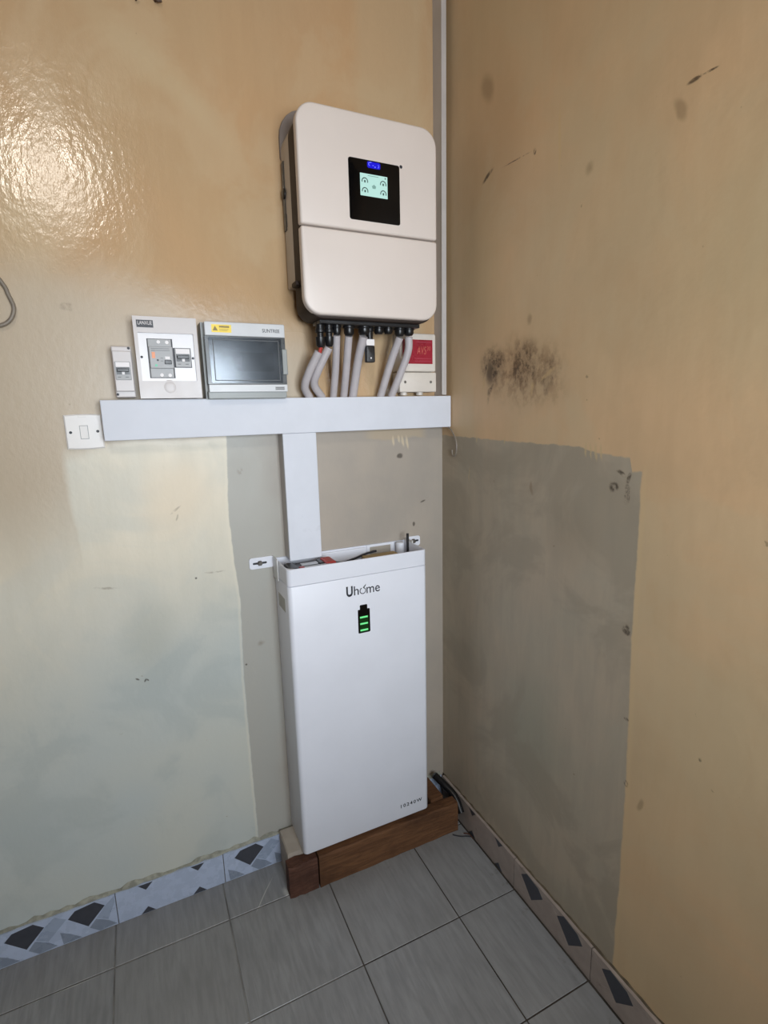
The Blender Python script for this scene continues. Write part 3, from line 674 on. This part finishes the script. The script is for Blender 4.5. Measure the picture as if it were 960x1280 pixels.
for z in (1.6345, 1.6300, 1.6120, 1.6050): obj('print_line', mbox(-0.8590 if z < 1.62 else -0.8790, -0.8530 if z < 1.62 else -0.836, -0.0718, -0.071, z, z + 0.0012), M_GINK, rc)
obj('breaker_gap_shade', mbox(-0.8275, -0.7855, -0.0645, -0.060, 1.5905, 1.6385), M_INK, ins)  # dark plate painted for the shade in the gap round the breaker
breaker(t, -0.8245, -0.7870, 1.5915, 1.6375, -0.0690)
obj('pull_dimple', mlathe([(0.018, 0.001), (0.014, -0.0003), (0.006, -0.0006)], (-0.843, -0.0698, 1.5420), 'y', 24), M_BOX, t, True)
lb = obj('brand_plate', mbox(-0.9055, -0.8680, -0.0712, -0.0695, 1.6845, 1.7015), M_INK, t)
text('lettering', 'LANXUE', -0.9025, 1.6905, -0.0713, 0.0085, M_WINK, lb, width=0.032, bold=0.008)

t = thing('breaker_box', 'grey distribution box with a smoked door and a yellow warning sticker', 'breaker box', (-0.65, 0, 1.51))
bm = bmesh.new()
frame(bm, -0.757, -0.547, 1.5105, 1.7035, -0.742, -0.556, 1.551, 1.666, -0.062, -0.0003)
box(bm, -0.742, -0.556, -0.012, -0.0003, 1.551, 1.666)
obj('base', bm, M_SUND, t)
bm = bmesh.new(); pillow(bm, -0.7535, -0.5475, 1.5115, 1.5300, (0.004, 0.004, 0.001, 0.001), -0.060, -0.084, 0.002); obj('bottom_rail', bm, M_SUND, t)
top = obj('header', mpillow(-0.7510, -0.5460, 1.6685, 1.7025, (0.001, 0.001, 0.004, 0.004), -0.060, -0.0905, 0.002), M_SUNL, t)
bot = obj('footer', mpillow(-0.7510, -0.5465, 1.5285, 1.5475, 0.001, -0.060, -0.0905, 0.001), M_SUNL, t)
inn = obj('inner_panel', mbox(-0.742, -0.556, -0.058, -0.050, 1.551, 1.666), M_MGREY, t)
obj('din_slot', mbox(-0.712, -0.572, -0.0590, -0.0575, 1.583, 1.632), M_INK, inn)
M_EDGE = plain('door_edge_dark', (52, 56, 58), 0.3, 0.05, 20)
dr = obj('door', mpillow(-0.7440, -0.5560, 1.5505, 1.6660, 0.002, -0.0855, -0.0885, 0.001), M_SMOKE, t)
bm = bmesh.new(); frame(bm, -0.7520, -0.5465, 1.5482, 1.6680, -0.7435, -0.5570, 1.5515, 1.6650, -0.064, -0.0890); obj('door_frame', bm, M_EDGE, dr)
bm = bmesh.new(); frame(bm, -0.7340, -0.5640, 1.5570, 1.6600, -0.7320, -0.5660, 1.5590, 1.6580, -0.088, -0.0897); obj('door_rib', bm, M_DGREY, dr)
obj('door_handle', mpillow(-0.5570, -0.5435, 1.5730, 1.6390, 0.002, -0.080, -0.0940, 0.002), M_SUND, dr)
lb = obj('warning_sticker', mbox(-0.7340, -0.6850, -0.0910, -0.0900, 1.6765, 1.6955), M_YEL, top)
bm = bmesh.new(); poly(bm, [(-0.7315, 1.6805), (-0.7185, 1.6805), (-0.7250, 1.6920)], -0.0909, -0.0912)
for z, a, b in ((1.6880, -0.7150, -0.690), (1.6905, -0.7150, -0.690), (1.6835, -0.7150, -0.692), (1.6802, -0.7150, -0.695)): box(bm, a, b, -0.0912, -0.0909, z, z + (0.0022 if z > 1.687 else 0.001))
w_ = obj('warning_print', bm, plain('warning_print_olive', (132, 112, 40), 0.5), t); w_.name = 'warning_print'
text('lettering', 'SUNTREE', -0.6060, 1.6805, -0.0907, 0.0085, M_GINK, t, width=0.046, bold=0.012)
obj('rating_tag', mbox(-0.5800, -0.5545, -0.0911, -0.0900, 1.5325, 1.5415), M_MGREY, bot)
bm = bmesh.new()
for z in (1.5345, 1.5385): box(bm, -0.5785, -0.5565, -0.0913, -0.0910, z, z + 0.0016)
obj('rating_print', bm, M_GINK, t)

# ------------------------------------------------------------------ light switch
t = thing('light_switch', 'square white light switch at the end of the trunking', 'switch', (-1.05, 0, 1.395))
bm = bmesh.new()
# plate: slightly bowed outline
R = []
for y, i in ((-0.0003, 0.0), (-0.007, 0.0), (-0.0095, 0.003)):
    P = []
    for k in range(9): u = k / 8; P.append((-1.0905 + i + (0.083 - 2 * i) * u, 1.3955 + i - 0.002 * math.sin(PI * u)))
    for k in range(9): u = k / 8; P.append((-1.0075 - i + 0.002 * math.sin(PI * u) * 0, 1.3955 + i + (0.0835 - 2 * i) * u))
    for k in range(9): u = k / 8; P.append((-1.0075 - i - (0.083 - 2 * i) * u, 1.4790 - i + 0.002 * math.sin(PI * u)))
    for k in range(9): u = k / 8; P.append((-1.0905 + i, 1.4790 - i - (0.0835 - 2 * i) * u))
    R.append([(x, y, z) for x, z in P])
rings(bm, R); bmesh.ops.remove_doubles(bm, verts=bm.verts, dist=1e-5)
M_SWT = plain('switch_white', (226, 222, 218), 0.35, 0.02, 20, dirt=((205, 198, 192), 25, 0.3))
obj('plate', bm, M_SWT, t)
bm = bmesh.new(); frame(bm, -1.0590, -1.0400, 1.4190, 1.4530, -1.0575, -1.0415, 1.4205, 1.4515, -0.0090, -0.0100); obj('rocker_rim', bm, M_MGREY, t)
bm = bmesh.new(); vs = box(bm, -1.0575, -1.0415, -0.0130, -0.0090, 1.4205, 1.4515)
for v in vs:
    if v.co.y < -0.012 and v.co.z < 1.43: v.co.y += 0.002
obj('rocker', bm, M_SWT, t)
screw(t, -1.0790, -0.0093, 1.4365, 0.0034); screw(t, -1.0195, -0.0093, 1.4375, 0.0034)
obj('name_tab', mbox(-1.0590, -1.0400, -0.0104, -0.0090, 1.4730, 1.4770, bev=0.0006), M_SWT, t)

# ------------------------------------------------------------------ battery
t = thing('battery_pack', 'tall white floor battery with an open wiring tray on top', 'battery', (-0.3725, -0.075, 0.121))
BAT = t
BX0, BX1, BYF, BZ0, BZ1, BS = -0.5948, -0.1502, -0.1510, 0.1215, 1.0434, 0.9935
def vprism(bm, x0, x1, y0, y1, z0, z1, rf, rb=0.004, bev=0.004, n=6, top=True, bottom=True, mi=0):
    """upright box with rounded vertical edges (rf front, rb back) and softened top / bottom"""
    R = []
    prof = ([(bev, z0), (bev * .3, z0 + bev * .3), (0, z0 + bev)] if bottom else [(0, z0)]) + ([(0, z1 - bev), (bev * .3, z1 - bev * .3), (bev, z1)] if top else [(0, z1)])
    for i, z in prof: R.append([(x, y, z) for x, y in rrect(x0 + i, x1 - i, y0 + i, y1 - i, (max(rf - i, .0005), max(rf - i, .0005), max(rb - i, .0005), max(rb - i, .0005)), n)])
    rings(bm, R, mi=mi)
bm = bmesh.new(); vprism(bm, BX0, BX1, BYF, -0.0015, BZ0, BS - 0.0008, 0.014, 0.003, 0.0025)
obj('case', bm, M_WHITE, t, True)
# collar: hollow tray with rounded front corners
bm = bmesh.new(); n = 6; wt = 0.0045
O = rrect(BX0, BX1, BYF, -0.0015, (0.014, 0.014, 0.003, 0.003), n); I = rrect(BX0 + wt, BX1 - wt, BYF + wt, -0.0015 - wt, (0.030, 0.012, 0.002, 0.002), n)
z0, z1 = BS + 0.0008, BZ1
VV = [[bm.verts.new((x, y, z)) for x, y in P] for P, z in ((O, z0), (O, z1 - 0.0015), ([(x + (0.0012 if x < -0.4 else -0.0012), y + 0.0012) for x, y in O], z1), ([(x - (0.0008 if x < -0.4 else -0.0008), y - 0.0008) for x, y in I], z1), (I, z1 - 0.0015), (I, z0))]
m_ = len(O)
for a, b in zip(VV, VV[1:] + VV[:1]):
    for i in range(m_): bm.faces.new((a[i], a[(i + 1) % m_], b[(i + 1) % m_], b[i]))
# back wall stays uncut: the frame and opaque patch below stand for the hand hole
obj('tray_collar', bm, M_WHITE, t, True)
# hand hole: added opaque patch stands for the grey wall behind, framed in the back of the tray
bm = bmesh.new(); frame(bm, -0.292, -0.196, BS + 0.002, 1.0430, -0.2815, -0.2065, 1.006, 1.0355, -0.0060, -0.0090)
hh = obj('hand_hole_frame', bm, M_WHITE, t)
obj('hand_hole_patch', mbox(-0.2815, -0.2065, -0.0075, -0.0060, 1.006, 1.0355), plain('wall_grey_patch', (165, 157, 146), 0.7), hh)
obj('back_stiffener', mbox(-0.4500, -0.2950, -0.0130, -0.0060, BS + 0.002, 1.0380, bev=0.003), M_WHITE, t)
obj('cable_post', mlathe([(0.014, 0), (0.014, 0.046), (0.011, 0.049)], (-0.180, -0.026, BS + 0.001), 'z', 18), M_WHITE, t, True)
obj('aerial', mtube([(-0.1690, -0.060, BS), (-0.1690, -0.060, 1.078)], 0.0042, 10, 2), M_BLACK, t, True)
# wiring block under the drop trunking
wbk = obj('terminal_block', mbox(-0.5600, -0.4500, -0.134, -0.062, BS, 1.0350, bev=0.003), M_BLACK, t)
obj('bus_bar', mbox(-0.5380, -0.4880, -0.1010, -0.0840, 1.0350, 1.0385), M_ALU, wbk)
obj('bus_bar', mbox(-0.5360, -0.4600, -0.1290, -0.1200, 1.0350, 1.0385), M_ALU, wbk)
obj('black_cap', mbox(-0.4860, -0.4720, -0.1120, -0.0700, 1.0350, 1.0400, bev=0.002), M_BLACK, wbk)
obj('red_plug', mbox(-0.4720, -0.4400, -0.1280, -0.0660, BS, 1.0430, bev=0.005), M_RED, wbk)
obj('red_plug', mbox(-0.5520, -0.5360, -0.1330, -0.1150, 1.0300, 1.0400, bev=0.003), M_RED, wbk)
obj('black_plug', mbox(-0.5820, -0.5520, -0.1340, -0.0620, BS, 1.0400, bev=0.006), M_BLACK, wbk)
obj('black_lead', mtube([(-0.442, -0.080, 1.030), (-0.415, -0.060, 1.016), (-0.385, -0.045, 1.010), (-0.345, -0.035, 1.013), (-0.305, -0.026, 1.020), (-0.265, -0.022, 1.024)], 0.0036, 8, 6), M_INK, t, True)
obj('card_strip', mbox(-0.320, -0.205, -0.060, -0.030, 1.0080, 1.0180, bev=0.002), M_KRAFT, t)
# print and charge indicator on the front
YF = BYF
text('lettering', 'U', -0.4225, 0.9365, YF, 0.0290, M_INK, t, width=0.0205, bold=0.035)
text('lettering', 'h', -0.3985, 0.9365, YF, 0.0280, M_INK, t, width=0.0155, bold=0.004)
text('lettering', 'me', -0.3580, 0.9365, YF, 0.0280, M_INK, t, width=0.0440, bold=0.004)
bm = bmesh.new(); arc(bm, -0.3700, 0.9465, 0.0078, 0.0104, PI * 0.62, PI * 2.42, YF - 0.0003, 24); poly(bm, [(-0.3700, 0.9555), (-0.3655, 0.9600), (-0.3590, 0.9665), (-0.3610, 0.9600), (-0.3660, 0.9550)], YF + 0.0001, YF - 0.0003)
obj('lettering', bm, M_INK, t)
text('lettering', '10240W', -0.2580, 0.1610, YF, 0.0120, plain('small_print_ink', (56, 58, 62), 0.5), t, width=0.0810, bold=0.02, space=1.35)
bm = bmesh.new(); bx0, bx1 = -0.3885, -0.3495
poly(bm, [(bx0 + .002, 0.8135), (bx1 - .002, 0.8135), (bx1, 0.8155), (bx1, 0.8865), (bx1 - .002, 0.8885), (-0.3575, 0.8885), (-0.3575, 0.9005), (-0.3595, 0.9025), (-0.3795, 0.9025), (-0.3815, 0.9005), (-0.3815, 0.8885), (bx0 + .002, 0.8885), (bx0, 0.8865), (bx0, 0.8155)], YF + 0.001, YF - 0.0006)
ind = obj('charge_indicator', bm, M_GLOSSB, t); ind['label'] = 'black battery symbol with three lit green bars'
obj('indicator_glow', mbox(bx0 + 0.005, bx1 - 0.005, YF - 0.0008, YF - 0.0004, 0.8165, 0.8680), M_GRN2, ind)  # green glow between the bars, put in as a faintly lit plate
for z in (0.8225, 0.8430, 0.8635): obj('green_bar', mbox(bx0 + 0.0065, bx1 - 0.0075, YF - 0.0011, YF - 0.0006, z - 0.0026, z + 0.0026), M_GRN, ind)
# rating sticker, steel ears
obj('side_sticker', mbox(BX0 - 0.0004, BX0 + 0.001, -0.108, -0.036, 0.905, 0.946), plain('grey_sticker', (168, 166, 158), 0.5), t)
def ear(x0, x1, zc, xb, label, side):
    e = obj('wall_ear', mpillow(x0, x1, 1.0165, 1.0510, 0.008, -0.0008, -0.0045, 0.0008), M_WHITE, t)
    bm = bmesh.new(); lathe(bm, [(0.0085, 0.0), (0.0085, -0.003), (0.006, -0.0055), (0.006, -0.010)], (xb, -0.0045, zc), 'y', 6)
    obj('bolt', bm, M_STEEL, e)
    obj('slot', mpillow(xb - 0.021, xb + 0.021, zc - 0.0032, zc + 0.0032, 0.003, -0.0030, -0.0047, 0.0001), M_INK, e)  # dark mark laid on the ear for the shade inside a slot
    return e
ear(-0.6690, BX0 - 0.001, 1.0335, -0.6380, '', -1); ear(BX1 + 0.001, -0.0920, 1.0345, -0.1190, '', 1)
obj('ear_flange', mbox(BX0 - 0.0045, BX0 - 0.0005, -0.055, -0.001, 0.985, 1.0505, bev=0.0015), M_WSIDE, t)
obj('ear_flange', mbox(BX1 + 0.0005, BX1 + 0.0045, -0.055, -0.001, 0.985, 1.0505, bev=0.0015), M_WSIDE, t)
screw(t, BX0 - 0.0, -0.03, 1.02, 0.001, M_STEEL)

# ------------------------------------------------------------------ wooden plinth
t = thing('wooden_plinth', 'rough brown timber frame under the white battery', 'plinth', (-0.34, -0.08, 0))
def board(name, x0, x1, y0, y1, z0, z1, m, seed, amp=0.003, nx=10, notch=None):
    rnd = random.Random(seed); bm = bmesh.new(); R = []
    along_x = (x1 - x0) > (y1 - y0)
    for k in range(nx + 1):
        u = k / nx; a = lambda s=1.0: rnd.uniform(-amp, amp) * s
        if along_x:
            x = x0 + (x1 - x0) * u; R.append([(x, y0 + a(.5), z0), (x, y1, z0), (x, y1 + a(.3), z1 + a(.4)), (x, y0 + abs(a()) + .002, z1 + a(.6)), (x, y0 + a(.5), z1 - .004 + a(.6))])
        else:
            y = y0 + (y1 - y0) * u; R.append([(x0 + a(.5), y, z0), (x1, y, z0), (x1 + a(.3), y, z1), (x0 + abs(a()) + .002, y, z1 + a(.2)), (x0 + a(.5), y, z1 - .004)])
    rings(bm, R); return obj('board', bm, m, t)
board('board', -0.553, -0.041, -0.166, -0.126, 0.0005, 0.110, M_WOOD, 1, 0.003, 16)
board('board', -0.649, -0.557, -0.164, -0.124, 0.0005, 0.106, M_WOOD2, 2, 0.005, 6)
board('board', -0.640, -0.590, -0.120, -0.016, 0.0005, 0.1205, M_WOODC, 3, 0.0025, 6)
board('board', -0.125, -0.076, -0.122, -0.016, 0.0005, 0.1205, M_WOOD, 4, 0.002, 6)
board('board', -0.580, -0.132, -0.110, -0.060, 0.0005, 0.1205, M_WOOD, 5, 0.001, 6)

# ------------------------------------------------------------------ loose bits
bm = bmesh.new(); P = [(-0.058, -0.040, 0.136), (-0.042, -0.085, 0.121), (-0.0268, -0.125, 0.100), (-0.0262, -0.165, 0.062)]
tube(bm, P, [0.0125, 0.0125, 0.0122, 0.012], 14, 6, cap=False)
h = thing('black_hose', 'short open-ended black hose in the corner behind the plinth', 'hose', (-0.05, -0.08, 0.11))
obj('sleeve', bm, M_BLACK, h, True)
bm = bmesh.new(); lathe(bm, [(0.0115, 0), (0.0125, 0.001), (0.0125, 0.004), (0.009, 0.004), (0.009, 0.0)], (-0.058, -0.042, 0.1355), 'y', 16); obj('rim', bm, M_DGREY, h, True)
obj('bore', mlathe([(0.009, 0), (0.009, -0.002)], (-0.058, -0.0400, 0.1355), 'y', 14), plain('pale_bore', (150, 140, 128), 0.8), h)
tag(obj('loose_cable', mtube([(-1.32, -0.012, 2.02), (-1.24, -0.012, 1.88), (-1.1766, -0.012, 1.783), (-1.1650, -0.012, 1.753), (-1.1580, -0.012, 1.724), (-1.1680, -0.012, 1.698), (-1.1900, -0.012, 1.684), (-1.225, -0.012, 1.684), (-1.27, -0.012, 1.70)], 0.0045, 10, 8), M_WIRE, None, True),
    'loop of grey cable hanging against the tan wall', 'cable')
tag(obj('thin_wire', mtube([(-0.012, -0.056, 1.4138), (-0.010, -0.075, 1.402), (-0.008, -0.096, 1.372), (-0.008, -0.100, 1.343), (-0.008, -0.092, 1.322), (-0.008, -0.078, 1.323), (-0.008, -0.073, 1.340)], 0.0022, 8, 8), M_WIRE, None, True),
    'thin looped wire hanging under the trunking in the corner', 'wire')
for x, lab in ((-0.8296, 'dark nail alone in the tan wall above the breaker boxes'), (-0.788, 'bent dark nail in the tan wall near the other nail')):
    bm = bmesh.new(); lathe(bm, [(0.0025, 0.004), (0.0025, -0.012), (0.005, -0.013), (0.005, -0.015)], (x, 0, 2.424 + (x + 0.8296) * 0.2), 'y', 10)
    if x > -0.8: tube(bm, [(x, -0.010, 2.432), (x + 0.005, -0.011, 2.428), (x + 0.014, -0.011, 2.430)], 0.003, 8, 4)
    tag(obj('nail', bm, plain('rusty_steel', (74, 52, 34), 0.6), None), lab, 'nail')
for k, (pts, lab) in enumerate(((([(-0.070, -0.178, 0.002), (-0.050, -0.196, 0.0022), (-0.030, -0.205, 0.002), (-0.018, -0.215, 0.003)]), 'curled dark wire scrap on the floor at the end of the plinth'),
                               ([(-0.032, -0.190, 0.002), (-0.020, -0.206, 0.006), (-0.0165, -0.226, 0.002)], 'short dark splinter on the floor against the skirting'))):
    tag(obj('floor_scrap', mtube(pts, 0.0018, 6, 5), M_WOOD2 if k else M_INK, None, True), lab, 'scrap')
